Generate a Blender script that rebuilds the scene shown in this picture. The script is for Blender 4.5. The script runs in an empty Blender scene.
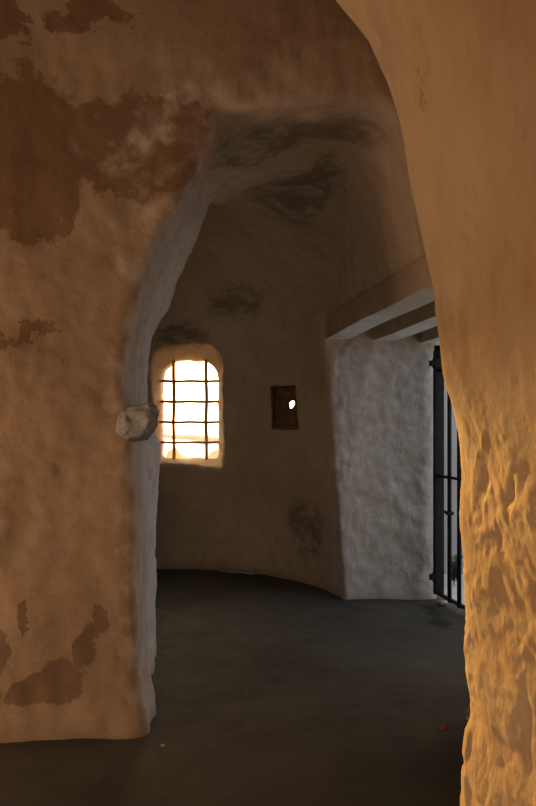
import bpy, bmesh, math, random
import numpy as np
from mathutils import Vector, Matrix
S = bpy.context.scene
COL = S.collection
random.seed(4)

# ------------------------------------------------------------------ camera
EYE = 1.5
cam = bpy.data.cameras.new('camera'); camo = bpy.data.objects.new('camera', cam); COL.objects.link(camo)
camo.location = (0, 0, EYE); camo.rotation_euler = (math.pi/2, 0, 0)
cam.sensor_fit = 'VERTICAL'; cam.sensor_height = 36; cam.lens = 36*780/806
cam.shift_y = 27/806; cam.clip_start = .05; cam.clip_end = 6000
S.camera = camo

# ------------------------------------------------------------------ world, sun, lights, exposure
SUN_TO = Vector((.172, -1, -.099)).normalized()         # the way the sunlight travels
world = bpy.data.worlds.new('sky'); S.world = world; world.use_nodes = True
wn = world.node_tree.nodes; wl = world.node_tree.links; wn.clear()
wo = wn.new('ShaderNodeOutputWorld'); wb = wn.new('ShaderNodeBackground')
tc = wn.new('ShaderNodeTexCoord')
dp = wn.new('ShaderNodeVectorMath'); dp.operation = 'DOT_PRODUCT'
wl.new(tc.outputs['Generated'], dp.inputs[0]); dp.inputs[1].default_value = (-SUN_TO.x, -SUN_TO.y, -SUN_TO.z)
wr = wn.new('ShaderNodeValToRGB'); wl.new(dp.outputs['Value'], wr.inputs[0])
e = wr.color_ramp.elements
SKY_COOL = (.98, 1.06, 1.16, 1)
e[0].position = .1; e[0].color = SKY_COOL
e[1].position = 1; e[1].color = (10.5, 7.0, 3.6, 1)
m_ = wr.color_ramp.elements.new(.75); m_.color = (3.6, 2.7, 1.8, 1)
wl.new(wr.outputs[0], wb.inputs[0]); wb.inputs[1].default_value = 1.0
wl.new(wb.outputs[0], wo.inputs[0])

sun = bpy.data.lights.new('sun', 'SUN'); suno = bpy.data.objects.new('sun', sun); COL.objects.link(suno)
suno.rotation_euler = SUN_TO.to_track_quat('-Z', 'Y').to_euler()
suno.location = (-6, 30, 6)
sun.energy = 9.0; sun.color = (1, .58, .15); sun.angle = math.radians(2.5)

al = bpy.data.lights.new('rear_fill_light', 'AREA'); alo = bpy.data.objects.new('rear_fill_light', al); COL.objects.link(alo)  # unseen warm fill lamp, added behind the camera to brighten the hall
al.shape = 'RECTANGLE'; al.size = 1.5; al.size_y = 2.1; al.energy = 36; al.color = (1, .70, .46)
alo.location = (-.25, -3.55, 1.05); alo.rotation_euler = (math.radians(90), 0, 0)
bl_ = bpy.data.lights.new('side_fill_light', 'AREA'); blo = bpy.data.objects.new('side_fill_light', bl_); COL.objects.link(blo)  # unseen warm fill lamp, added at the left to brighten the near arch
bl_.shape = 'RECTANGLE'; bl_.size = 2.1; bl_.size_y = 1.0; bl_.energy = 21; bl_.color = (1, .70, .46)
blo.location = (-3.08, 2.4, 1.05); blo.rotation_euler = (0, math.radians(-90), 0)

S.view_settings.view_transform = 'Standard'; S.view_settings.look = 'None'
S.view_settings.gamma = 1; S.view_settings.use_curve_mapping = False
S.view_settings.exposure = 0.0

# ------------------------------------------------------------------ helpers
def link(o):
    COL.objects.link(o); return o
def mesh_obj(name, verts, faces, mat=None, parent=None, smooth=True):
    me = bpy.data.meshes.new(name)
    verts = np.asarray(verts, dtype=np.float32); 
    if isinstance(faces, np.ndarray):
        n = len(faces); k = faces.shape[1]
        me.vertices.add(len(verts)); me.vertices.foreach_set('co', verts.ravel())
        me.loops.add(n*k); me.loops.foreach_set('vertex_index', faces.astype(np.int32).ravel())
        me.polygons.add(n); me.polygons.foreach_set('loop_start', np.arange(0, n*k, k, dtype=np.int32))
        me.update(calc_edges=True); me.validate()
    else:
        me.from_pydata(verts.tolist(), [], faces); me.update()
    if smooth: me.polygons.foreach_set('use_smooth', [True]*len(me.polygons))
    if mat: me.materials.append(mat)
    o = link(bpy.data.objects.new(name, me))
    if parent: o.parent = parent
    return o
def bm_obj(name, bm, mat=None, parent=None, smooth=False):
    me = bpy.data.meshes.new(name); bm.normal_update(); bm.to_mesh(me); bm.free()
    if smooth: me.polygons.foreach_set('use_smooth', [True]*len(me.polygons))
    if mat: me.materials.append(mat)
    o = link(bpy.data.objects.new(name, me))
    if parent: o.parent = parent
    return o
def tag(o, label=None, cat=None, group=None, kind=None):
    if label: o['label'] = label
    if cat: o['category'] = cat
    if group: o['group'] = group
    if kind: o['kind'] = kind
    return o
def struct(o): o['kind'] = 'structure'; return o
def empty(name, loc, rz=0):
    o = link(bpy.data.objects.new(name, None)); o.location = loc; o.rotation_euler = (0, 0, rz); o.empty_display_size = .1
    return o
def add_box(bm, c, s, rot=None, bevel=0):
    r = bmesh.ops.create_cube(bm, size=1); vs = r['verts']
    for v in vs:
        v.co = Vector((v.co.x*s[0], v.co.y*s[1], v.co.z*s[2]))
        if rot: v.co = rot @ v.co
        v.co += Vector(c)
    if bevel:
        es = list({ed for v in vs for ed in v.link_edges})
        bmesh.ops.bevel(bm, geom=es, offset=bevel, segments=2, affect='EDGES', profile=.6)
def add_tube(bm, pts, r, seg=8, wob=0):
    rings = []; n = len(pts); pts = [Vector(p) for p in pts]
    for i, p in enumerate(pts):
        t = (pts[min(i+1, n-1)]-pts[max(i-1, 0)]).normalized()
        a = t.orthogonal().normalized() if abs(t.z) < .99 else Vector((1, 0, 0)); b = t.cross(a)
        rr = r*(1+wob*(random.random()-.5))
        rings.append([bm.verts.new(p+a*math.cos(2*math.pi*k/seg)*rr+b*math.sin(2*math.pi*k/seg)*rr) for k in range(seg)])
    for i in range(n-1):
        for k in range(seg):
            bm.faces.new((rings[i][k], rings[i][(k+1) % seg], rings[i+1][(k+1) % seg], rings[i+1][k]))
    bm.faces.new(rings[0][::-1]); bm.faces.new(rings[-1])

# vectorised value noise
def vnoise(P, scale, seed=0):
    Q = P*scale + 37.7*seed + 1000.0
    I = np.floor(Q).astype(np.int64); F = Q-I; F = F*F*F*(F*(F*6-15)+10)
    out = 0
    for dx in (0, 1):
        for dy in (0, 1):
            for dz in (0, 1):
                h = ((I[:, 0]+dx)*73856093 ^ (I[:, 1]+dy)*19349663 ^ (I[:, 2]+dz)*83492791) & 0xffffffff
                h = (h ^ (h >> 13))*1274126177 & 0xffffffff; h = (h ^ (h >> 16)) & 0xffff
                w = (F[:, 0] if dx else 1-F[:, 0])*(F[:, 1] if dy else 1-F[:, 1])*(F[:, 2] if dz else 1-F[:, 2])
                out = out + w*(h/65535.0)
    return out*2-1
ROT = np.array(Matrix.Rotation(.9, 3, Vector((.5, .3, .8)).normalized()))
def fbm(P, scale, octs=3, seed=0, gain=.5):
    s = 0; a = 1; P = P@ROT
    for i in range(octs):
        s = s + a*vnoise(P, scale*2**i, seed+i*3); a *= gain; P = P@ROT
    return s
def sstep(a, b, x):
    t = np.clip((x-a)/(b-a), 0, 1); return t*t*(3-2*t)

# ------------------------------------------------------------------ materials
def new_mat(name):
    m = bpy.data.materials.new(name); m.use_nodes = True
    return m, m.node_tree.nodes, m.node_tree.links, m.node_tree.nodes['Principled BSDF']
def simple(name, col, rough=.7, metal=0, nscale=20, namt=.25, bump=.2, bscale=60, spec=.3):
    m, n, l, p = new_mat(name)
    t = n.new('ShaderNodeTexCoord'); no = n.new('ShaderNodeTexNoise'); l.new(t.outputs['Object'], no.inputs[0])
    no.inputs['Scale'].default_value = nscale; no.inputs['Detail'].default_value = 6
    r = n.new('ShaderNodeValToRGB'); l.new(no.outputs[0], r.inputs[0])
    r.color_ramp.elements[0].position = .3; r.color_ramp.elements[1].position = .7
    r.color_ramp.elements[0].color = tuple(c*(1-namt) for c in col)+(1,); r.color_ramp.elements[1].color = tuple(min(1, c*(1+namt)) for c in col)+(1,)
    l.new(r.outputs[0], p.inputs['Base Color'])
    nb = n.new('ShaderNodeTexNoise'); l.new(t.outputs['Object'], nb.inputs[0]); nb.inputs['Scale'].default_value = bscale; nb.inputs['Detail'].default_value = 5
    b = n.new('ShaderNodeBump'); b.inputs['Strength'].default_value = bump; b.inputs['Distance'].default_value = .01
    l.new(nb.outputs[0], b.inputs['Height']); l.new(b.outputs[0], p.inputs['Normal'])
    p.inputs['Roughness'].default_value = rough; p.inputs['Metallic'].default_value = metal
    p.inputs['Specular IOR Level'].default_value = spec
    return m

class NT:                                                   # small node-building helper
    def __init__(s, m): s.n = m.node_tree.nodes; s.l = m.node_tree.links
    def math(s, op, a, b=None, c=None, clamp=False):
        x = s.n.new('ShaderNodeMath'); x.operation = op; x.use_clamp = clamp
        for i, v in enumerate((a, b, c)):
            if v is None: continue
            if isinstance(v, (int, float)): x.inputs[i].default_value = v
            else: s.l.new(v, x.inputs[i])
        return x.outputs[0]
    def vmath(s, op, a, b):
        x = s.n.new('ShaderNodeVectorMath'); x.operation = op
        for i, v in enumerate((a, b)):
            if isinstance(v, (tuple, list)): x.inputs[i].default_value = v
            else: s.l.new(v, x.inputs[i])
        return x.outputs['Value'] if op in ('LENGTH', 'DOT_PRODUCT') else x.outputs[0]
    def noise(s, vec, scale, detail=5, rough=.55, colour=False, dist=0):
        x = s.n.new('ShaderNodeTexNoise'); s.l.new(vec, x.inputs[0])
        x.inputs['Scale'].default_value = scale; x.inputs['Detail'].default_value = detail; x.inputs['Roughness'].default_value = rough
        x.inputs['Distortion'].default_value = dist
        return x.outputs[1] if colour else x.outputs[0]
    def mix(s, f, a, b):
        x = s.n.new('ShaderNodeMix'); x.data_type = 'RGBA'
        if isinstance(f, (int, float)): x.inputs[0].default_value = f
        else: s.l.new(f, x.inputs[0])
        for i, v in ((6, a), (7, b)):
            if isinstance(v, tuple): x.inputs[i].default_value = v if len(v) == 4 else v+(1,)
            else: s.l.new(v, x.inputs[i])
        return x.outputs[2]
    def ramp(s, v, a, b):
        x = s.n.new('ShaderNodeMapRange'); s.l.new(v, x.inputs[0]); x.interpolation_type = 'SMOOTHSTEP'
        x.inputs[1].default_value = a; x.inputs[2].default_value = b; return x.outputs[0]
    def stains(s, pos, warp, blobs, edge=.06):
        best = None
        p = s.vmath('ADD', pos, warp)
        for c, r in blobs:
            d = s.vmath('SUBTRACT', p, c); q = s.vmath('DIVIDE', d, r); L = s.vmath('LENGTH', q, (0, 0, 0))
            best = L if best is None else s.math('MINIMUM', best, L)
        return s.ramp(best, 1+edge, 1-edge)

# world point of a photo pixel at depth y (used only to lay out plans)
def at(px, py, d): return ((px-268)/780*d, d, EYE+(430-py)/780*d)

def plaster():
    m, n, l, p = new_mat('lime_plaster'); N = NT(m)
    g = n.new('ShaderNodeNewGeometry'); pos = g.outputs['Position']
    nz = N.noise(pos, 3.2, 9, .68, True); w = N.vmath('SUBTRACT', nz, (.5, .5, .5)); 
    sc = n.new('ShaderNodeVectorMath'); sc.operation = 'SCALE'; l.new(w, sc.inputs[0]); sc.inputs['Scale'].default_value = .55; warp = sc.outputs[0]
    sc2 = n.new('ShaderNodeVectorMath'); sc2.operation = 'SCALE'; l.new(w, sc2.inputs[0]); sc2.inputs['Scale'].default_value = .28; warp_s = sc2.outputs[0]
    sx = n.new('ShaderNodeSeparateXYZ'); l.new(pos, sx.inputs[0]); X, Y, Z = sx.outputs
    big = N.noise(pos, 1.3, 7, .6); mid = N.noise(pos, 7, 8, .7); fine = N.noise(pos, 45, 4, .6)
    # ochre hall, greyer chamber, pale reveal: warm and cool light put partly into plaster
    ochre = N.mix(N.ramp(big, .35, .65), (.36, .268, .182), (.45, .345, .24))
    ochre = N.mix(N.math('MULTIPLY', N.ramp(mid, .5, .7), .35), ochre, (.29, .20, .125))
    grey = N.mix(N.ramp(big, .35, .65), (.58, .475, .355), (.70, .59, .46))
    grey = N.mix(N.math('MULTIPLY', N.ramp(mid, .5, .72), .35), grey, (.41, .33, .26))
    pale = N.mix(N.ramp(mid, .35, .7), (.62, .60, .57), (.47, .45, .42))
    speck = N.ramp(N.noise(pos, 16, 7, .8), .53, .66); peel = N.ramp(N.noise(pos, 4.3, 10, .78, dist=.4), .55, .60)
    ochre = N.mix(N.math('MULTIPLY', speck, .35), ochre, (.27, .175, .105))
    ochre = N.mix(N.math('MULTIPLY', peel, .35), ochre, (.50, .37, .26))
    grey = N.mix(N.math('MULTIPLY', speck, .35), grey, (.36, .29, .21))
    # stains in the chamber
    st = N.stains(pos, warp, [
        (at(300, 112, 4.35), (.62, .22, .3)), (at(235, 130, 4.5), (.28, .35, .3)),
        (at(295, 185, 5.5), (.34, .6, .20)), (at(225, 300, 7.6), (.38, .5, .22)), (at(345, 105, 4.4), (.5, .22, .2)),
        (at(178, 335, 8.0), (.3, .5, .2)), (at(302, 530, 7.5), (.26, .4, .28)), (at(335, 160, 5.0), (.25, .3, .12))], .28)
    st = N.math('MULTIPLY', st, N.ramp(N.noise(N.vmath('MULTIPLY', pos, (.7, .7, 1.6)), 6, 8, .75), .36, .56))
    blotch = N.math('MULTIPLY', N.ramp(N.noise(pos, 2.6, 9, .75, dist=.5), .52, .70), .45)
    grey = N.mix(blotch, grey, (.30, .255, .19))
    grey = N.mix(N.math('MULTIPLY', st, .7), grey, (.20, .18, .14))
    # stains of the front wall: bared brown undercoat
    fs = N.stains(pos, warp, [
        (at(30, 145, 3.85), (.38, 1, .32)), (at(25, 200, 3.85), (.28, 1, .22)), (at(125, 145, 3.85), (.30, 1, .27)), (at(180, 145, 3.85), (.13, 1, .25)), (at(-70, 170, 3.85), (.4, 1, .36)),
        (at(82, 5, 3.6), (.22, 1.5, .07)), (at(0, 15, 3.6), (.09, 1.5, .12)), (at(35, 335, 3.85), (.17, 1, .035))], .07)
    fs2 = N.stains(pos, warp_s, [(at(38, 694, 3.8), (.13, 1, .075)), (at(62, 684, 3.8), (.11, 1, .10)), (at(85, 650, 3.8), (.055, 1, .12)), (at(28, 615, 3.8), (.028, 1, .10)), (at(0, 650, 3.8), (.04, 1, .10)),
        (at(97, 625, 3.8), (.03, 1, .07)), (at(-12, 690, 3.8), (.1, 1, .1))], .08)
    fs = N.math('MULTIPLY', fs, N.math('SUBTRACT', 1, N.math('MULTIPLY', N.ramp(N.noise(pos, 5.5, 8, .72), .60, .64), .6)))
    ochre = N.mix(N.math('MULTIPLY', fs, .8), ochre, (.215, .125, .068))
    ochre = N.mix(N.math('MULTIPLY', fs2, .75), ochre, (.19, .12, .078))
    # darker towards the foot of every wall
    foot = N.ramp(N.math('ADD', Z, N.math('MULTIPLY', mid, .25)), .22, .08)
    wy = N.math('ADD', Y, N.math('MULTIPLY', N.math('SUBTRACT', N.noise(pos, 9, 5), .5), .10))
    inner = N.ramp(wy, 3.86, 3.93)
    col = N.mix(inner, ochre, grey)
    # pale arch jambs: cool gate daylight put into the plaster colour
    arch = N.math('MULTIPLY', inner, N.ramp(N.math('ADD', Y, N.math('MULTIPLY', Z, .0)), 5.62, 5.45))
    arch = N.math('MULTIPLY', arch, N.ramp(N.math('ADD', X, N.math('MULTIPLY', mid, .3)), -.1, -.3))
    col = N.mix(arch, col, N.mix(N.ramp(mid, .4, .7), (.78, .745, .70), (.60, .56, .51)))
    # pale plaster in the doorway reveal, its grey carrying some skylight
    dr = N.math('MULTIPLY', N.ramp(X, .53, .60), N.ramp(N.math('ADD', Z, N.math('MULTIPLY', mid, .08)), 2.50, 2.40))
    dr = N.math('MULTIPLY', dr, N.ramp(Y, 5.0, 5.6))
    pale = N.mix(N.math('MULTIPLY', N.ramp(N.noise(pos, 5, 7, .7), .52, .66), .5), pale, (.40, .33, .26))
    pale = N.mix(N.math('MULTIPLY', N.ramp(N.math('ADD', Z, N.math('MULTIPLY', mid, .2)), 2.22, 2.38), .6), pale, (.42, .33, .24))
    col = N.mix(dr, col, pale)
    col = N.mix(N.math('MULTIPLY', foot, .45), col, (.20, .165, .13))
    l.new(col, p.inputs['Base Color'])
    p.inputs['Roughness'].default_value = .92; p.inputs['Specular IOR Level'].default_value = .15
    brushed = N.noise(N.vmath('MULTIPLY', pos, (1, 1, .42)), 26, 5, .7)
    h = N.math('ADD', N.math('MULTIPLY', mid, .9), N.math('MULTIPLY', fine, .25))
    h = N.math('ADD', h, N.math('MULTIPLY', N.math('MULTIPLY', brushed, dr), .9))
    h = N.math('ADD', h, N.math('MULTIPLY', fs, -.12)); h = N.math('ADD', h, N.math('MULTIPLY', peel, .08))
    h = N.math('ADD', h, N.math('MULTIPLY', fs2, -.3))
    b = n.new('ShaderNodeBump'); b.inputs['Strength'].default_value = .42; b.inputs['Distance'].default_value = .022
    l.new(h, b.inputs['Height']); l.new(b.outputs[0], p.inputs['Normal'])
    return m
def pier_plaster():
    m, n, l, p = new_mat('ochre_plaster'); N = NT(m)
    g = n.new('ShaderNodeNewGeometry'); pos = g.outputs['Position']
    big = N.noise(pos, 2.2, 6, .6); mid = N.noise(pos, 11, 8, .68); fine = N.noise(pos, 90, 5, .6)
    c = N.mix(N.ramp(big, .35, .65), (.64, .41, .21), (.72, .50, .28))
    c = N.mix(N.math('MULTIPLY', N.ramp(mid, .52, .72), .45), c, (.50, .29, .14))
    nz = N.noise(pos, 5, 8, .68, True); w = N.vmath('SUBTRACT', nz, (.5, .5, .5))
    sc = n.new('ShaderNodeVectorMath'); sc.operation = 'SCALE'; l.new(w, sc.inputs[0]); sc.inputs['Scale'].default_value = .25
    st = N.stains(pos, sc.outputs[0], [(at(462, 100, 1.6), (.035, .25, .12)), (at(423, 108, 1.7), (.02, .2, .05)), (at(432, 10, 1.6), (.05, .3, .08)), (at(520, 200, 1.5), (.02, .2, .07))], .15)
    c = N.mix(N.math('MULTIPLY', st, .6), c, (.33, .185, .09))
    c = N.mix(N.math('MULTIPLY', N.ramp(N.noise(N.vmath('MULTIPLY', pos, (1, .8, .45)), 6, 7, .65), .50, .68), .4), c, (.40, .235, .12))
    l.new(c, p.inputs['Base Color']); p.inputs['Roughness'].default_value = .9; p.inputs['Specular IOR Level'].default_value = .15
    b = n.new('ShaderNodeBump'); b.inputs['Strength'].default_value = .5; b.inputs['Distance'].default_value = .008
    l.new(N.math('ADD', mid, N.math('MULTIPLY', fine, .3)), b.inputs['Height']); l.new(b.outputs[0], p.inputs['Normal'])
    return m
def floor_mat():
    m, n, l, p = new_mat('worn_concrete'); N = NT(m)
    g = n.new('ShaderNodeNewGeometry'); pos = g.outputs['Position']
    big = N.noise(pos, 1.1, 7, .6); mid = N.noise(pos, 6, 8, .7, dist=.6); fine = N.noise(pos, 80, 5, .65)
    c = N.mix(N.ramp(big, .35, .65), (.056, .055, .047), (.086, .084, .073))
    c = N.mix(N.math('MULTIPLY', N.ramp(mid, .5, .68), .5), c, (.105, .10, .085))
    c = N.mix(N.math('MULTIPLY', N.ramp(fine, .55, .75), .35), c, (.14, .135, .118))
    nz = N.noise(pos, 14, 6, .7, True); w = N.vmath('SUBTRACT', nz, (.5, .5, .5))
    sc = n.new('ShaderNodeVectorMath'); sc.operation = 'SCALE'; l.new(w, sc.inputs[0]); sc.inputs['Scale'].default_value = .28
    damp = N.stains(pos, sc.outputs[0], [((1.365, 6.62, 0), (.05, .14, 1)), ((1.36, 6.38, 0), (.045, .15, 1)), ((1.34, 6.08, 0), (.08, .17, 1))], .2)
    c = N.mix(N.math('MULTIPLY', damp, .9), c, (.02, .018, .016))
    l.new(c, p.inputs['Base Color']); p.inputs['Specular IOR Level'].default_value = .3
    rr = N.ramp(mid, .3, .8); l.new(N.math('ADD', N.math('MULTIPLY', rr, .25), .62), p.inputs['Roughness'])
    b = n.new('ShaderNodeBump'); b.inputs['Strength'].default_value = .5; b.inputs['Distance'].default_value = .012
    h = N.math('ADD', mid, N.math('MULTIPLY', fine, .35)); l.new(N.math('ADD', h, N.math('MULTIPLY', damp, -.5)), b.inputs['Height']); l.new(b.outputs[0], p.inputs['Normal'])
    return m
PL = plaster(); PP = pier_plaster(); FL = floor_mat()
BEAMSIDE = simple('brown_limewashed_wood', (.52, .42, .31), .85, 0, 5, .2, .3, 30)
WOOD = simple('grey_painted_wood', (.80, .78, .75), .7, 0, 5, .12, .25, 30)
IRON = simple('black_iron', (.010, .010, .011), .6, 0, 30, .3, .3, 90, .2)
RUST = simple('glare_gold_rust', (.60, .34, .13), .85, 0, 40, .35, .5, 120)  # rust lightened towards gold, carrying the glare of the bright window
STONE = simple('sunny_stone', (.62, .50, .33), .9, 0, 4, .2, .6, 20)
WHITEW = simple('whitewash', (.34, .35, .37), .9, 0, 2, .1, .4, 12)
PAVE = simple('pale_paving', (.58, .59, .60), .85, 0, 2, .2, .4, 15)
GREEN = simple('dark_leaf', (.035, .06, .03), .6, 0, 20, .4, .1, 60)
SAND = simple('headland_earth', (.34, .25, .20), .95, 0, .02, .2, .3, .1)
NICHE = simple('bare_brown_masonry', (.23, .135, .085), .95, 0, 12, .35, .7, 35)
HOLE = simple('sunglow_masonry', (.80, .45, .16), .95, 0, 12, .1, .7, 35)  # tunnel wall of the niche hole, orange sun glow put into its colour
BRICK = simple('red_brick', (.42, .13, .06), .9, 0, 30, .2, .4, 80)
CHIP = simple('pale_lime_chip', (.62, .60, .56), .9, 0, 30, .15, .4, 80)
STRAW = simple('weathered_stick', (.42, .38, .32), .85, 0, 30, .2, .4, 80)

# ------------------------------------------------------------------ the hollow of the building as a distance field
def axis(*segs):
    out = [segs[0][0]]
    for a, b, h in segs:
        n = max(1, round((b-a)/h)); out += list(np.linspace(a, b, n+1)[1:])
    return np.array(out, dtype=np.float32)
AX = axis((-3.35, -1.5, .045), (-1.5, .75, .018), (.75, 2.45, .03))
AY = axis((3.2, 3.7, .04), (3.7, 4.1, .02), (4.1, 7.0, .03), (7.0, 9.0, .02), (9.0, 9.15, .05))
AZ = axis((-.12, .9, .03), (.9, 2.45, .018), (2.45, 4.25, .03))
X, Y, Z = AX[:, None, None], AY[None, :, None], AZ[None, None, :]
def smax(a, b, k):
    h = np.maximum(k-np.abs(a-b), 0)/k; return np.maximum(a, b)+h*h*k*.25
def smin(a, b, k): return -smax(-a, -b, k)
def interp(t, tab):
    return np.interp(t, [q[0] for q in tab], [q[1] for q in tab]).astype(np.float32)
# front hall
f = smax(Y-(3.85+.11*(X+.68))+.02*np.cos(X*4)-.05*np.exp(-((Z-.0)/.10)**2)*-1, Z-3.98, .9)
f = smax(f, -3.0-X, .3); f = np.maximum(f, X-2.4)
# passage under the arch
LF = interp(AZ, [(0, -.60), (.12, -.61), (.3, -.635), (.8, -.66), (1.4, -.67), (1.6, -.69), (1.71, -.71), (1.915, -.696), (2.08, -.66), (2.21, -.63), (2.46, -.54), (2.64, -.45), (2.85, -.345), (3.07, -.25), (3.4, -.05)])
LR = interp(AZ, [(0, -.79), (.15, -.80), (1.4, -.78), (1.6, -.85), (2.0, -.84), (2.15, -.82), (2.34, -.706), (2.53, -.63), (2.75, -.547), (3.07, -.436), (3.4, -.25)])
t = np.clip((AY-3.85)/1.6, 0, 1)[None, :, None]
xL = LF[None, None, :]*(1-t)+LR[None, None, :]*t + .018*np.sin(t*9.0)
xb = .50+.155*(6.9-AY)[None, :, None]
zT = 3.13+.13*X-np.maximum(0, Y-5.5)*.42
xR = xb+.03-np.maximum(0, Z-2.48)*.45
g = smax(xL-X, Z-zT, .08); g = smax(g, X-xR, .22); g = np.maximum(g, Y-6.9); g = np.maximum(g, 3.5-Y)
f = smin(f, g, .07)
# round chamber
CX, CY = -1.25, 6.58
R = interp(AZ, [(-.2, 1.93), (0, 1.95), (1, 1.88), (2, 1.79), (2.4, 1.73), (2.8, 1.58), (3.2, 1.22), (3.5, .75), (3.7, .1), (4.3, -1)])[None, None, :]
rr = np.sqrt((X-CX)**2+(Y-CY)**2)
g = smax((rr-R)*.85, Z-3.62, .3); g = smax(g, 5.45-Y, .06)
kk = .07+.65*sstep(-.5, 0, X)*sstep(2.35, 2.95, Z)
f = smin(f, g, kk)
# door embrasure
g = np.maximum(Y-(6.9+.08*(X-.6)), 4.15+(X-1.15)/1.2-Y); g = np.maximum(g, Z-(2.52-.03*X)); g = np.maximum(g, .15-X); g = np.maximum(g, 4.0-Y)
f = smin(f, g, .035)
# outdoors, beyond the outer faces of the wall
xo = 1.55+.17*(6.9-Y)
g = np.maximum(xo-X, 4.35-Y); f = smin(f, g, .04)
g = 8.85-Y+0*X+0*Z; f = smin(f, g, .03)
# window embrasure, splayed towards the room
s = np.clip((8.62-Y)/.27, 0, 1.3)
x0 = -1.175-.075*s; x1 = -.548+.06*s; z0 = 1.19-.085*s; z1 = 2.275+.10*s
cx, cz = (x0+x1)/2, (z0+z1)/2; hx, hz = (x1-x0)/2, (z1-z0)/2
rad = np.where(Z > cz, .215, .05)
qx = np.abs(X-cx)-hx+rad; qz = np.abs(Z-cz)-hz+rad
g = np.sqrt(np.maximum(qx, 0)**2+np.maximum(qz, 0)**2)+np.minimum(np.maximum(qx, qz), 0)-rad
g = g+.006*np.sin(X*31+1)*np.cos(Z*17+X*9)+.003*np.sin(Z*43+X*11)
g = np.maximum(g, 7.8-Y)
f = smin(f, g, .03)
# small square niche; the masonry lining is fitted into it below
NX0, NX1, NZ0, NZ1 = .03, .31, 1.535, 1.93
NA = math.radians(-38)                                     # the niche looks along the radius of the chamber
f = f.astype(np.float32)

def surface_nets(f, ax, ay, az):
    s = f < 0; nx, ny, nz = f.shape
    c = np.zeros((nx-1, ny-1, nz-1), np.int8)
    for i in (0, 1):
        for j in (0, 1):
            for k in (0, 1):
                c += s[i:nx-1+i, j:ny-1+j, k:nz-1+k]
    act = (c > 0) & (c < 8); I, J, K = np.nonzero(act)
    idx = -np.ones(c.shape, np.int64); idx[act] = np.arange(len(I))
    acc = np.zeros((len(I), 3)); cnt = np.zeros(len(I))
    corners = [(i, j, k) for i in (0, 1) for j in (0, 1) for k in (0, 1)]
    for a in corners:
        for ax_ in range(3):
            if a[ax_]: continue
            b = list(a); b[ax_] = 1
            fa = f[I+a[0], J+a[1], K+a[2]]; fb = f[I+b[0], J+b[1], K+b[2]]
            m = (fa < 0) != (fb < 0); t = np.where(m, fa/np.where(m, fa-fb, 1), 0)
            pa = np.stack([ax[I+a[0]], ay[J+a[1]], az[K+a[2]]], 1); pb = np.stack([ax[I+b[0]], ay[J+b[1]], az[K+b[2]]], 1)
            acc += np.where(m[:, None], pa+(pb-pa)*t[:, None], 0); cnt += m
    V = acc/cnt[:, None]
    F = []
    d = s[:-1, 1:-1, 1:-1] != s[1:, 1:-1, 1:-1]; i, j, k = np.nonzero(d); j += 1; k += 1
    q = np.stack([idx[i, j-1, k-1], idx[i, j, k-1], idx[i, j, k], idx[i, j-1, k]], 1); fl = s[i, j, k]; q[fl] = q[fl][:, ::-1]; F.append(q)
    d = s[1:-1, :-1, 1:-1] != s[1:-1, 1:, 1:-1]; i, j, k = np.nonzero(d); i += 1; k += 1
    q = np.stack([idx[i-1, j, k-1], idx[i-1, j, k], idx[i, j, k], idx[i, j, k-1]], 1); fl = s[i, j, k]; q[fl] = q[fl][:, ::-1]; F.append(q)
    d = s[1:-1, 1:-1, :-1] != s[1:-1, 1:-1, 1:]; i, j, k = np.nonzero(d); i += 1; j += 1
    q = np.stack([idx[i-1, j-1, k], idx[i, j-1, k], idx[i, j, k], idx[i-1, j, k]], 1); fl = s[i, j, k]; q[fl] = q[fl][:, ::-1]; F.append(q)
    return V, np.concatenate(F)
def vnormals(V, F):
    n = np.cross(V[F[:, 2]]-V[F[:, 0]], V[F[:, 3]]-V[F[:, 1]]); N_ = np.zeros_like(V)
    for k in range(4): np.add.at(N_, F[:, k], n)
    return N_/np.maximum(np.linalg.norm(N_, axis=1), 1e-9)[:, None], n/np.maximum(np.linalg.norm(n, axis=1), 1e-9)[:, None]
V, F = surface_nets(f, AX, AY, AZ)
VN, FN = vnormals(V, F)
amp = 1-.8*((V[:, 1] > 8.3) & (V[:, 0] > -1.4) & (V[:, 0] < -.3) & (V[:, 2] > 1) & (V[:, 2] < 2.5))
disp = (.016*fbm(V, 2.3, 2, 1)+.0085*fbm(V, 9, 3, 7))
rv = sstep(.5, .62, V[:, 0])*sstep(6.5, 6.7, V[:, 1])
disp += rv*.006*fbm(V*np.array([1, 1, .6]), 22, 2, 11)
jam = sstep(3.9, 4.05, V[:, 1])*sstep(5.6, 5.45, V[:, 1])*sstep(-.1, -.3, V[:, 0])
disp += jam*(.014*fbm(V*np.array([1, 1, .5]), 7, 2, 21)+.006*fbm(V*np.array([1, 1, .35]), 18, 2, 23)-.02*np.exp(-((V[:, 1]-4.75-.06*np.sin(V[:, 2]*2.3))/.07)**2))
# niche: push the wall back behind the lining
amp = amp*(1-.95*(np.hypot(V[:, 0]-.165, V[:, 2]-1.735) < .42)*(V[:, 1] > 7.4))
V = V+VN*(disp*amp)[:, None]
fc = V[F].mean(1)
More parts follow.
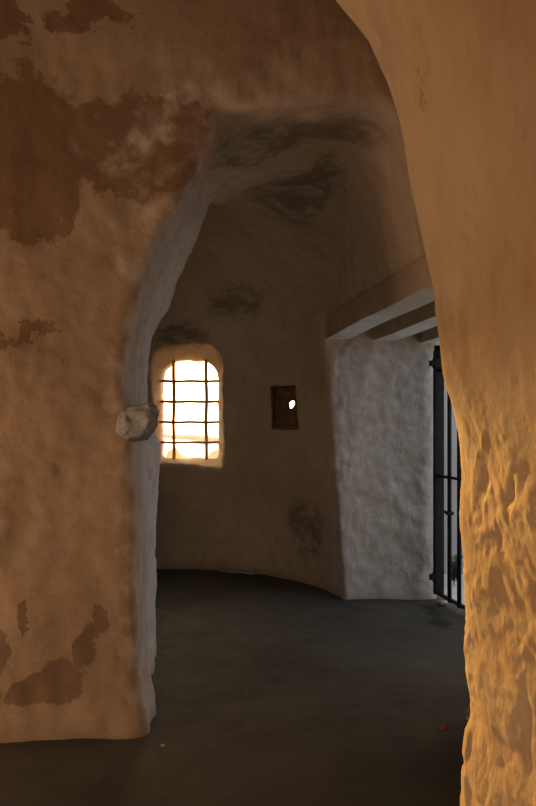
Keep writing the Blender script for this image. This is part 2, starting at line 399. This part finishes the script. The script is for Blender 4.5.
# opening for the niche lining
ndir = np.array([math.sin(math.radians(51.3)), math.cos(math.radians(51.3))])   # into the wall
NP = np.array([CX, CY])+ndir*1.815                                           # centre of the niche mouth in plan
ntan = np.array([ndir[1], -ndir[0]])
u = (fc[:, :2]-NP)@ntan; v = (fc[:, :2]-NP)@ndir
NW, NH, NZC, NDEEP = .195, .205, 1.735, .08
hole = (np.abs(u) < NW+.004) & (np.abs(fc[:, 2]-NZC) < NH+.004) & (np.abs(v) < .2)
hole |= (fc[:, 1] > 8.7) & (np.hypot(fc[:, 0]-.26, fc[:, 2]-1.79) < .09)
outer = (fc[:, 1] > 4.4) & (fc[:, 0] > 1.53+.17*(6.9-fc[:, 1])) & (FN[:, 0] > .5) | (fc[:, 1] > 8.80)
win = (fc[:, 1] > 8.2) & (fc[:, 0] > -1.32) & (fc[:, 0] < -.40) & (fc[:, 2] > 1.03) & (fc[:, 2] < 2.46) & ~outer
front = (fc[:, 1] < 3.94) & (FN[:, 1] < -.3) & (fc[:, 2] < 3.75)
side = (fc[:, 0] < -2.7) & (fc[:, 1] < 3.95)
arch = (fc[:, 1] < 5.47) & ~front & (fc[:, 0] < 1.0) & (fc[:, 2] < 3.35) & (fc[:, 1] > 3.7)
reveal = (fc[:, 0] > .55) & (fc[:, 1] > 4.1) & (fc[:, 2] < 2.6)
ceil = (fc[:, 2] > 3.0) & (FN[:, 2] < -.35)
lab = np.full(len(F), 0)
for i, mk in ((1, ceil), (2, reveal), (3, arch), (4, front), (5, side), (6, win), (7, outer)): lab[mk] = i
lab[hole] = -1
for i, nm in enumerate(['wall_back', 'ceiling', 'wall_doorway', 'wall_arch', 'wall_front', 'wall_left', 'window_1', 'wall_exterior']):
    fs = F[lab == i]
    if not len(fs): continue
    used, inv = np.unique(fs, return_inverse=True)
    struct(mesh_obj(nm, V[used], inv.reshape(fs.shape), PL))
del X, Y, Z, f, g, rr

# niche lining with the little hole through it
def build_niche():
    bm = bmesh.new(); D = Vector((ndir[0], ndir[1], 0)); T = Vector((ntan[0], ntan[1], 0)); O = Vector((NP[0], NP[1], NZC))
    D = Vector((.12, .993, 0))
    def P(a, b, d): return O+T*a+Vector((0, 0, b))+D*d
    W, H = NW, NH; lean = -.02
    def ring(w, h, d, n=12, jit=0):
        pts = []
        for sx0, sz0, sx1, sz1 in ((-1, -1, 1, -1), (1, -1, 1, 1), (1, 1, -1, 1), (-1, 1, -1, -1)):
            for i in range(n):
                q = i/n; a = (sx0+(sx1-sx0)*q)*w; b = (sz0+(sz1-sz0)*q)*h
                if sx1 == sx0 == 1: a += lean*(b/h+1)*.7
                if sx0 == 1 and sx1 == -1: a += lean*1.4*(a/w+1)/2
                j = jit*math.sin(i*2.1+sx0*3+sz0)*.5
                pts.append(bm.verts.new(P(a+j, b+jit*math.sin(i*3.3+sz0), d-((a*a/3.62+b*.085) if d < .07 else 0))))
        return pts
    rs = [ring(W+.12, H+.12, .06, jit=.0), ring(W+.012, H+.012, -.002, jit=.002), ring(W-.010, H-.010, .006, jit=.002), ring(W-.015, H-.014, .05, jit=.002), ring(W-.02, H-.02, NDEEP, jit=.003)]
    n = len(rs[0])
    for a, b in zip(rs, rs[1:]):
        for i in range(n): bm.faces.new((a[i], a[(i+1) % n], b[(i+1) % n], b[i]))
    # back panel around an irregular hole
    hx, hz = .108, .018
    ang = [math.atan2((v.co-P(hx, hz, NDEEP)).z, (v.co-P(hx, hz, NDEEP)).dot(T)) for v in rs[-1]]
    hr = [bm.verts.new(P(hx+math.cos(a)*(.052+.007*math.sin(3*a+1)), hz+math.sin(a)*(.038+.007*math.sin(2*a)), NDEEP+.004)) for a in ang]
    last = rs[-1]; prev = last
    for q in (.3, .6, .85):
        mid = [bm.verts.new(v.co.lerp(h.co, q)+D*.008*math.sin(i*1.7+q*9)) for i, (v, h) in enumerate(zip(last, hr))]
        for i in range(n): bm.faces.new((prev[i], prev[(i+1) % n], mid[(i+1) % n], mid[i]))
        prev = mid
    for i in range(n): bm.faces.new((prev[i], prev[(i+1) % n], hr[(i+1) % n], hr[i]))
    mi = len(bm.faces); bm.faces.ensure_lookup_table()
    dirh = Vector((.0, 1, .04)).normalized()
    prev = hr
    for k in range(1, 15):
        cur = [bm.verts.new(v.co+dirh*.08*k+(v.co-P(hx, hz, NDEEP)).normalized()*(.002*k)) for v in hr]
        for i in range(n): 
            fc_ = bm.faces.new((prev[i], prev[(i+1) % n], cur[(i+1) % n], cur[i])); fc_.material_index = 1
        prev = cur
    bmesh.ops.recalc_face_normals(bm, faces=bm.faces)
    o = bm_obj('wall_niche', bm, NICHE); o.data.materials.append(HOLE); struct(o)
build_niche()

# ------------------------------------------------------------------ floor
def floor():
    xs = np.linspace(-3.3, 2.3, 150); ys = np.linspace(-3.6, 8.86, 320)
    GX, GY = np.meshgrid(xs, ys, indexing='ij'); P = np.stack([GX.ravel(), GY.ravel(), 0*GX.ravel()], 1)
    lim = np.where(P[:, 1] > 4.35, 1.60+.17*(6.9-P[:, 1]), 9); P[:, 0] = np.minimum(P[:, 0], lim)
    P[:, 2] = .012*fbm(P, 1.5, 3, 5)+.003*fbm(P, 12, 2, 8)-.004
    n0, n1 = len(xs), len(ys); i, j = np.meshgrid(np.arange(n0-1), np.arange(n1-1), indexing='ij'); a = (i*n1+j).ravel()
    Fq = np.stack([a, a+n1, a+n1+1, a+1], 1)
    struct(mesh_obj('floor', P, Fq, FL))
floor()

# ------------------------------------------------------------------ near arch beside the camera
def near_arch():
    YR = 1.72
    sil = [(460, 1120), (460, 806), (460, 777), (462, 742), (469, 707), (465, 676), (468, 623), (464, 579), (459, 517), (458.5, 465), (453, 418), (448, 391), (444, 378), (438, 330), (435, 295), (422.6, 232), (411, 182), (404, 132), (388, 88), (364, 44), (331.7, 0)]
    pts = [((px-268)/780*YR+.003, EYE+(430-py)/780*YR) for px, py in sil]
    pts += [(.02, 2.62), (-.2, 2.78), (-.5, 2.9), (-.9, 2.93), (-1.3, 2.8), (-1.6, 2.5), (-1.78, 2.1), (-1.85, 1.6), (-1.88, .8), (-1.9, -.05)]
    P = np.array(pts); d = np.r_[0, np.cumsum(np.hypot(*np.diff(P, axis=0).T))]
    tv = d[20]
    tt = np.r_[np.linspace(0, tv, 480)[:-1], np.linspace(tv, d[-1], 160)]
    x = np.interp(tt, d, P[:, 0]); z = np.interp(tt, d, P[:, 1])
    ker = np.ones(9)/9
    def sm(a): b = np.r_[np.full(4, a[0]), a, np.full(4, a[-1])]; return np.convolve(b, ker, 'valid')
    x, z = sm(x), sm(z)
    # normal of the smooth outline, pointing into the masonry
    k2 = 60
    def sm2(a): b = np.r_[np.full(k2, a[0]), a, np.full(k2, a[-1])]; return np.convolve(b, np.ones(2*k2+1)/(2*k2+1), 'valid')
    tx, tz = np.gradient(sm2(x)), np.gradient(sm2(z)); L = np.hypot(tx, tz); nx_, nz_ = tz/L, -tx/L
    sec = [(2.9, 1.78), (1.6, 1.78), (.8, 1.78), (.4, 1.78), (.2, 1.775), (.12, 1.77), (.06, 1.76), (.02, 1.745), (0, 1.72), (-.002, 1.69), (0, 1.62), (.030, 1.30), (.06, 1.0), (.08, .7), (.12, .6), (.2, .55), (.28, .52), (.6, .5), (1.5, .5), (2.9, .5)]
    Sx = np.array(sec); ds = np.r_[0, np.cumsum(np.hypot(*np.diff(Sx, axis=0).T))]
    us = np.r_[np.linspace(0, ds[4], 12)[:-1], np.linspace(ds[4], ds[13], 230)[:-1], np.linspace(ds[13], ds[-1], 22)]
    U = sm(np.interp(us, ds, Sx[:, 0])) if False else np.interp(us, ds, Sx[:, 0]); YY = np.interp(us, ds, Sx[:, 1])
    n0, n1 = len(tt), len(us)
    PX = x[:, None]+nx_[:, None]*U[None, :]; PZ = z[:, None]+nz_[:, None]*U[None, :]; PY = np.broadcast_to(YY[None, :], PX.shape)
    V = np.stack([PX.ravel(), PY.ravel(), PZ.ravel()], 1)
    i, j = np.meshgrid(np.arange(n0-1), np.arange(n1-1), indexing='ij'); a = (i*n1+j).ravel()
    Fq = np.stack([a, a+n1, a+n1+1, a+1], 1)
    VN, FN = vnormals(V, Fq)
    if VN[(n0//4)*n1+120, 0] > 0: Fq = Fq[:, ::-1]; VN = -VN
    Zv = V[:, 2]; low = sstep(1.75, 1.35, Zv)          # rougher, flaked plaster in the lower half
    W = V+.05*np.stack([fbm(V, 6, 3, 31), fbm(V, 6, 3, 32), fbm(V, 6, 3, 33)], 1)
    flake = sstep(-.05, .45, fbm(W*np.array([1, .75, 1.5]), 6.5, 3, 41))
    flake2 = sstep(.0, .5, fbm(W*np.array([1, .9, 2]), 15, 2, 43))
    dsp = .010*fbm(V*np.array([1, .9, 1]), 3.0, 2, 51)+.0014*fbm(V*np.array([1, .8, 1.6]), 12, 3, 52)
    dsp += low*(.0036*flake+.0016*flake2+.0012*fbm(V*np.array([1, .7, 1.3]), 34, 3, 53)+.0005*fbm(V, 110, 2, 54))
    for (lx, ly, lz, r_, rz_) in ((505, 1.40, 490, .030, .055), (486, 1.48, 545, .014, .035), (533, 1.29, 620, .035, .09), (500, 1.42, 730, .03, .05)):
        zc_ = EYE+(430-lz)/780*ly; q_ = np.sqrt(((W[:, 1]-ly)/r_)**2+((W[:, 2]-zc_)/rz_)**2+0*W[:, 0]); dsp -= .005*sstep(1.25, .5, q_)*(V[:, 0] > .2)
    dsp += (1-low)*(.0035*fbm(V*np.array([1, .8, .5]), 11, 3, 55))
    V = V+VN*dsp[:, None]
    struct(mesh_obj('wall_right', V, np.ascontiguousarray(Fq), PP))
near_arch()

# ------------------------------------------------------------------ the rest of the hall around the camera
def slab(name, lo, hi, mat=PL):
    bm = bmesh.new(); add_box(bm, [(a+b)/2 for a, b in zip(lo, hi)], [b-a for a, b in zip(lo, hi)]); struct(bm_obj(name, bm, mat))
slab('wall_left', (-3.25, .4, -.1), (-2.98, 1.9, 4.3))
slab('wall_left', (-3.25, 2.9, -.1), (-2.98, 3.28, 4.3))
slab('wall_left', (-3.25, 1.9, 2.1), (-2.98, 2.9, 4.3))  # piece above the opening made for the added side fill lamp
slab('wall_right', (2.38, .4, -.1), (2.6, 3.28, 4.3))
slab('ceiling', (-3.25, .4, 3.96), (2.6, 3.24, 4.3))
slab('wall_left', (-3.25, -3.9, -.1), (-2.98, .55, 4.3), PP)
slab('wall_right', (2.38, -3.9, -.1), (2.6, .55, 4.3), PP)
slab('ceiling', (-3.25, -3.9, 3.4), (2.6, .55, 3.6), PP)
slab('wall_rear', (-3.25, -3.7, -.1), (-1.0, -3.45, 3.6), PP)
slab('wall_rear', (.5, -3.7, -.1), (2.6, -3.45, 3.6), PP)
slab('wall_rear', (-1.0, -3.7, 2.1), (.5, -3.45, 3.6), PP)  # piece above the opening made for the added rear fill lamp

# ------------------------------------------------------------------ moulded impost at the foot of the arch
def impost():
    bm = bmesh.new(); bmesh.ops.create_icosphere(bm, subdivisions=6, radius=1)
    P = np.array([v.co[:] for v in bm.verts]); n = fbm(P+5, 1.6, 3, 61)
    out = []
    for (a, b, c), q in zip(P, n):
        x = math.copysign(abs(a)**.72, a)*.103; y = math.copysign(abs(b)**.75, b)*.21; z = math.copysign(abs(c)**.8, c)*.092
        if c < -.2: x *= 1+.25*(c+.2)
        z += .02*a
        k = 1+.13*q
        out.append((x*k, y*k, z*k))
    for v, p in zip(bm.verts, out): v.co = p
    bm2 = bm
    o = bm_obj('trim_1', bm2, CHIP, smooth=True)
    o.location = (-.652, 3.95, 1.535); o.rotation_euler = (0, 0, math.radians(8)); struct(o)
IMP = simple('grey_lime_wash', (.34, .35, .355), .92, 0, 9, .2, .6, 35)
CHIP_ = CHIP; CHIP = IMP; impost(); CHIP = CHIP_

# ------------------------------------------------------------------ lintel beams over the doorway
dirb = Vector((.155, -1, 0)).normalized()
def beam(x, zb, w, label, h=.19, length=2.85):
    bm = bmesh.new(); add_box(bm, (0, 0, 0), (w, length, h), bevel=.008)
    bmesh.ops.subdivide_edges(bm, edges=[e_ for e_ in bm.edges if e_.calc_length() > 1], cuts=24)
    for v in bm.verts: v.co.x += .004*math.sin(v.co.y*3+x*7); v.co.z += .003*math.sin(v.co.y*4.3+x)
    bm.normal_update()
    for fa in bm.faces: fa.material_index = 0 if fa.normal.z < -.6 else 1  # paint made paler on undersides to carry outdoor light; other faces brown
    o = bm_obj('lintel_beam', bm, WOOD); o.data.materials.append(BEAMSIDE)
    c = Vector((x, 7.02, zb+h/2))+dirb*(length/2); o.location = c
    o.rotation_euler = (0, 0, math.atan2(-dirb.x, dirb.y)+math.pi)
    tag(o, label, 'beam', 'beams over the gateway'); return o
beam(.59, 2.305, .21, 'grey painted lintel beam over the gateway, innermost and longest, against the ochre vault')
beam(1.03, 2.295, .20, 'grey painted lintel beam over the gateway, the middle one of three')
beam(1.45, 2.275, .20, 'grey painted lintel beam right above the black gate, shortest in view')

# ------------------------------------------------------------------ window grille
def grille():
    yb = 8.60
    r = empty('window_grille', (-.86, yb, 1.19)); tag(r, 'rusty iron grille of two uprights and four crossbars set in the arched window', 'window grille')
    def bar(name, pts, rad):
        bm = bmesh.new(); add_tube(bm, [Vector(p)-Vector(r.location) for p in pts], rad, 8, .12); bm_obj(name, bm, RUST, r, True)
    for px in (173.8, 206.3):
        x = at(px, 0, yb)[0]; bar('upright_bar', [(x+.004*math.sin(i*1.3), yb, 1.14+i*.119) for i in range(11)], .019)
    for py in (381.3, 401.8, 422.2, 442.5):
        z = at(0, py, yb)[2]; bar('crossbar', [(-1.23+i*.0925, yb-.016, z+.003*math.sin(i*1.9)) for i in range(9)], .015)
grille()

# ------------------------------------------------------------------ iron gate
def gate():
    g0 = Vector((1.487, 6.80, 0)); ang = math.atan2(-1, .17)      # local x runs along the gate towards the viewer
    r = empty('iron_gate', g0, ang); tag(r, 'black iron bar gate closing the doorway on the right', 'gate')
    def part(name, fn, bev=False):
        bm = bmesh.new(); fn(bm); return bm_obj(name, bm, IRON, r)
    # broad flat hinge stile, set square to the reveal so it shows its width
    def stile(bm):
        add_box(bm, (.0, .0, 1.13), (.05, .085, 2.12), bevel=.006)
    part('hinge_stile', stile)
    bm = bmesh.new(); add_tube(bm, [(0, .0, 2.12+.0), (0, 0, 2.235)], .038, 16); cap = bm_obj('hinge_cap', bm, IRON, r, True)
    for z in (2.08, .22):
        bm = bmesh.new(); add_box(bm, (0, -.055, z), (.045, .05, .05), bevel=.005); add_tube(bm, [(0, -.045, z-.04), (0, -.045, z+.04)], .012, 12)
        bm_obj('hinge_bracket', bm, IRON, r)
    W = 2.0
    for z in (.075, 1.10, 2.02):
        bm = bmesh.new(); add_box(bm, (W/2, .0, z), (W, .035, .022), bevel=.003); bm_obj('rail', bm, IRON, r)
    for i in range(9):
        x = .24+i*.2
        bm = bmesh.new()
        add_tube(bm, [(x, 0, .05), (x, 0, 2.12)], .018, 12); b = bm_obj('bar', bm, IRON, r, True)
        if i == 0:
            bm = bmesh.new(); add_box(bm, (x, 0, .80), (.05, .06, .03), bevel=.006); add_tube(bm, [(x, .02, .80), (x, -.05, .815)], .011, 8)
            bm_obj('latch_catch', bm, IRON, b)
    bm = bmesh.new(); add_box(bm, (W, 0, 1.08), (.05, .05, 2.06), bevel=.005); bm_obj('lock_stile', bm, IRON, r)
gate()
# threshold stone below the hinge
def pebble(name, loc, s, mat, label, cat, group=None, seed=1, rz=0):
    bm = bmesh.new(); bmesh.ops.create_icosphere(bm, subdivisions=3, radius=1)
    P = np.array([v.co[:] for v in bm.verts]); n = fbm(P+seed*3.3, 1.2, 2, seed)
    for v, q in zip(bm.verts, n):
        c = v.co; c = Vector([math.copysign(abs(a)**.75, a) for a in c]); v.co = Vector((c.x*s[0], c.y*s[1], c.z*s[2]))*(1+.25*q)
    o = bm_obj(name, bm, mat, smooth=False); o.location = loc; o.rotation_euler = (0, 0, rz); tag(o, label, cat, group); return o
pebble('threshold_stone', (1.505, 6.73, .010), (.045, .055, .014), STRAW, 'pale flat stone on the floor under the hinge side of the gate', 'stone', seed=2)
pebble('brick_chip', (.883, 3.91, .008), (.016, .012, .010), BRICK, 'small red brick chip lying alone on the dark floor beside the near ochre wall', 'brick chip', seed=3, rz=.6)
pebble('plaster_chip', (-.50, 3.70, .005), (.009, .007, .005), BEAMSIDE, 'tiny pale plaster chip on the floor beside the foot of the arch', 'plaster chip', seed=6)
def stick(name, pts, r, mat, label, cat, group=None):
    bm = bmesh.new(); add_tube(bm, pts, r, 7, .4); tag(bm_obj(name, bm, mat, smooth=True), label, cat, group)
stick('stick', [(-.52, 8.23, .016), (-.38, 8.215, .020), (-.22, 8.155, .018), (-.10, 8.05, .022)], .011, STRAW, 'thin weathered stick lying along the foot of the round wall', 'stick')
stick('stick', [(-.44, 8.15, .014), (-.30, 8.145, .014), (-.15, 8.04, .014)], .007, CHIP, 'shorter paler stick lying just in front of the thin weathered one', 'stick')

# ------------------------------------------------------------------ outdoors
def grid(name, x0, x1, y0, y1, nx_, ny_, zf, mat):
    xs = np.linspace(x0, x1, nx_); ys = np.linspace(y0, y1, ny_); GX, GY = np.meshgrid(xs, ys, indexing='ij')
    P = np.stack([GX.ravel(), GY.ravel(), 0*GX.ravel()], 1); P[:, 2] = zf(P)
    i, j = np.meshgrid(np.arange(nx_-1), np.arange(ny_-1), indexing='ij'); a = (i*ny_+j).ravel()
    return mesh_obj(name, P, np.stack([a, a+ny_, a+ny_+1, a+1], 1), mat)
struct(grid('pavement', 1.3, 9, 3.6, 16, 60, 80, lambda P: -.045+.006*fbm(P, 2, 2, 71), PAVE))
struct(grid('terrace', -14, 1.3, 8.86, 11.9, 80, 30, lambda P: -.03+.02*fbm(P, 1, 2, 72), STONE))
def sea():
    m, n, l, p = new_mat('sea_water'); N = NT(m)
    g = n.new('ShaderNodeNewGeometry'); nb = N.noise(g.outputs['Position'], .35, 6, .7)
    b = n.new('ShaderNodeBump'); b.inputs['Strength'].default_value = 1; b.inputs['Distance'].default_value = 1.2; l.new(nb, b.inputs['Height']); l.new(b.outputs[0], p.inputs['Normal'])
    p.inputs['Base Color'].default_value = (.20, .24, .24, 1); p.inputs['Roughness'].default_value = .25
    bm = bmesh.new(); vs = [bm.verts.new(c) for c in ((-3500, 14, -8), (3500, 14, -8), (3500, 5200, -8), (-3500, 5200, -8))]; bm.faces.new(vs)
    tag(bm_obj('sea', bm, m), 'bright hazy sea far below seen through the arched window', 'sea', kind='stuff')
sea()
def headland():
    P = []; Fq = []; n = 60
    for i in range(n+1):
        t = i/n; x = -260+t*420; yc = 1500-t*1700
        h = 4.6+1.1*math.sin(t*7)+.5*math.sin(t*31); wd = 26
        for dy, dz in ((-wd, -.4), (-wd*.5, h*.55), (0, h), (wd*.6, h*.6), (wd, -.4)): P.append((x, yc+dy, -8+dz))
    for i in range(n):
        for k in range(4): a = i*5+k; Fq.append((a, a+1, a+6, a+5))
    tag(mesh_obj('headland', P, Fq, SAND), 'low brown headland strip across the sea in the window', 'headland')
headland()
def parapet():
    # low weathered wall on the terrace beyond the window, with worn merlons
    P = []; Fq = []; n = 260; y0 = 11.6
    xs = np.linspace(-6, 3, n+1)
    def top(x):
        px = 268+780*x/y0; h = 1.10+.02*math.sin(x*9)+.012*math.sin(x*23)
        for c, w, a in ((179-6, 6.5, .15), (216, 9, .11), (120, 12, .15), (262, 12, .14)):
            h += a*max(0, 1-abs((px-c)/w)**4)
        return h
    ring = [(-.16, 0), (-.16, .5), (-.16, .9), (-.13, .98), (0, 1.0), (.13, .98), (.16, .9), (.16, 0)]
    for x in xs:
        h = top(x)
        for dy, q in ring: P.append((x, y0+dy, -.05+q*(h+.05)))
    m = len(ring)
    for i in range(n):
        for k in range(m-1): a = i*m+k; Fq.append((a, a+1, a+m+1, a+m))
    P = np.array(P); P += .012*np.stack([0*P[:, 0], fbm(P, 6, 2, 81), fbm(P, 5, 2, 82)], 1)
    tag(mesh_obj('parapet_wall', P, Fq, STONE), 'low sunlit stone parapet with worn knobs outside the arched window', 'parapet')
parapet()
def outwall():
    bm = bmesh.new(); add_box(bm, (3.6, 8.6, 1.7), (4.2, .5, 3.6), bevel=.04)
    bmesh.ops.subdivide_edges(bm, edges=bm.edges[:], cuts=4, use_grid_fill=True)
    o = bm_obj('courtyard_wall', bm, WHITEW); tag(o, 'whitewashed courtyard wall glimpsed behind the gate bars', 'wall')
outwall()
def shrub(loc, h, label, seed):
    random.seed(seed); r = empty('shrub', loc); tag(r, label, 'shrub')
    bs = bmesh.new(); bl = bmesh.new()
    for s_ in range(9):
        a = random.random()*6.28; L = h*(.6+.4*random.random()); lean = .35*random.random()
        pts = [(math.cos(a)*lean*L*q*q, math.sin(a)*lean*L*q*q, L*q) for q in (0, .33, .66, 1)]
        add_tube(bs, pts, .003, 5)
        for k in range(14):
            q = .2+.8*k/14; p = Vector((math.cos(a)*lean*L*q*q, math.sin(a)*lean*L*q*q, L*q))
            th = random.random()*6.28; d = Vector((math.cos(th), math.sin(th), .5)).normalized(); sdv = d.cross(Vector((0, 0, 1))).normalized()
            l_ = .045+.02*random.random(); w_ = .012
            up = Vector((0, 0, .004))
            a0 = bl.verts.new(p); a1 = bl.verts.new(p+d*l_*.5+sdv*w_+up); a2 = bl.verts.new(p+d*l_); a3 = bl.verts.new(p+d*l_*.5-sdv*w_+up)
            bl.faces.new((a0, a1, a2, a3))
    bm_obj('stem', bs, GREEN, r); bm_obj('leaves', bl, GREEN, r)
shrub((1.84, 7.72, -.04), .30, 'small dark shrub outside the gate, seen through the bars', 5)
shrub((1.93, 7.98, -.04), .26, 'low leafy shrub outside the gate, right behind the other, at the courtyard wall', 9)
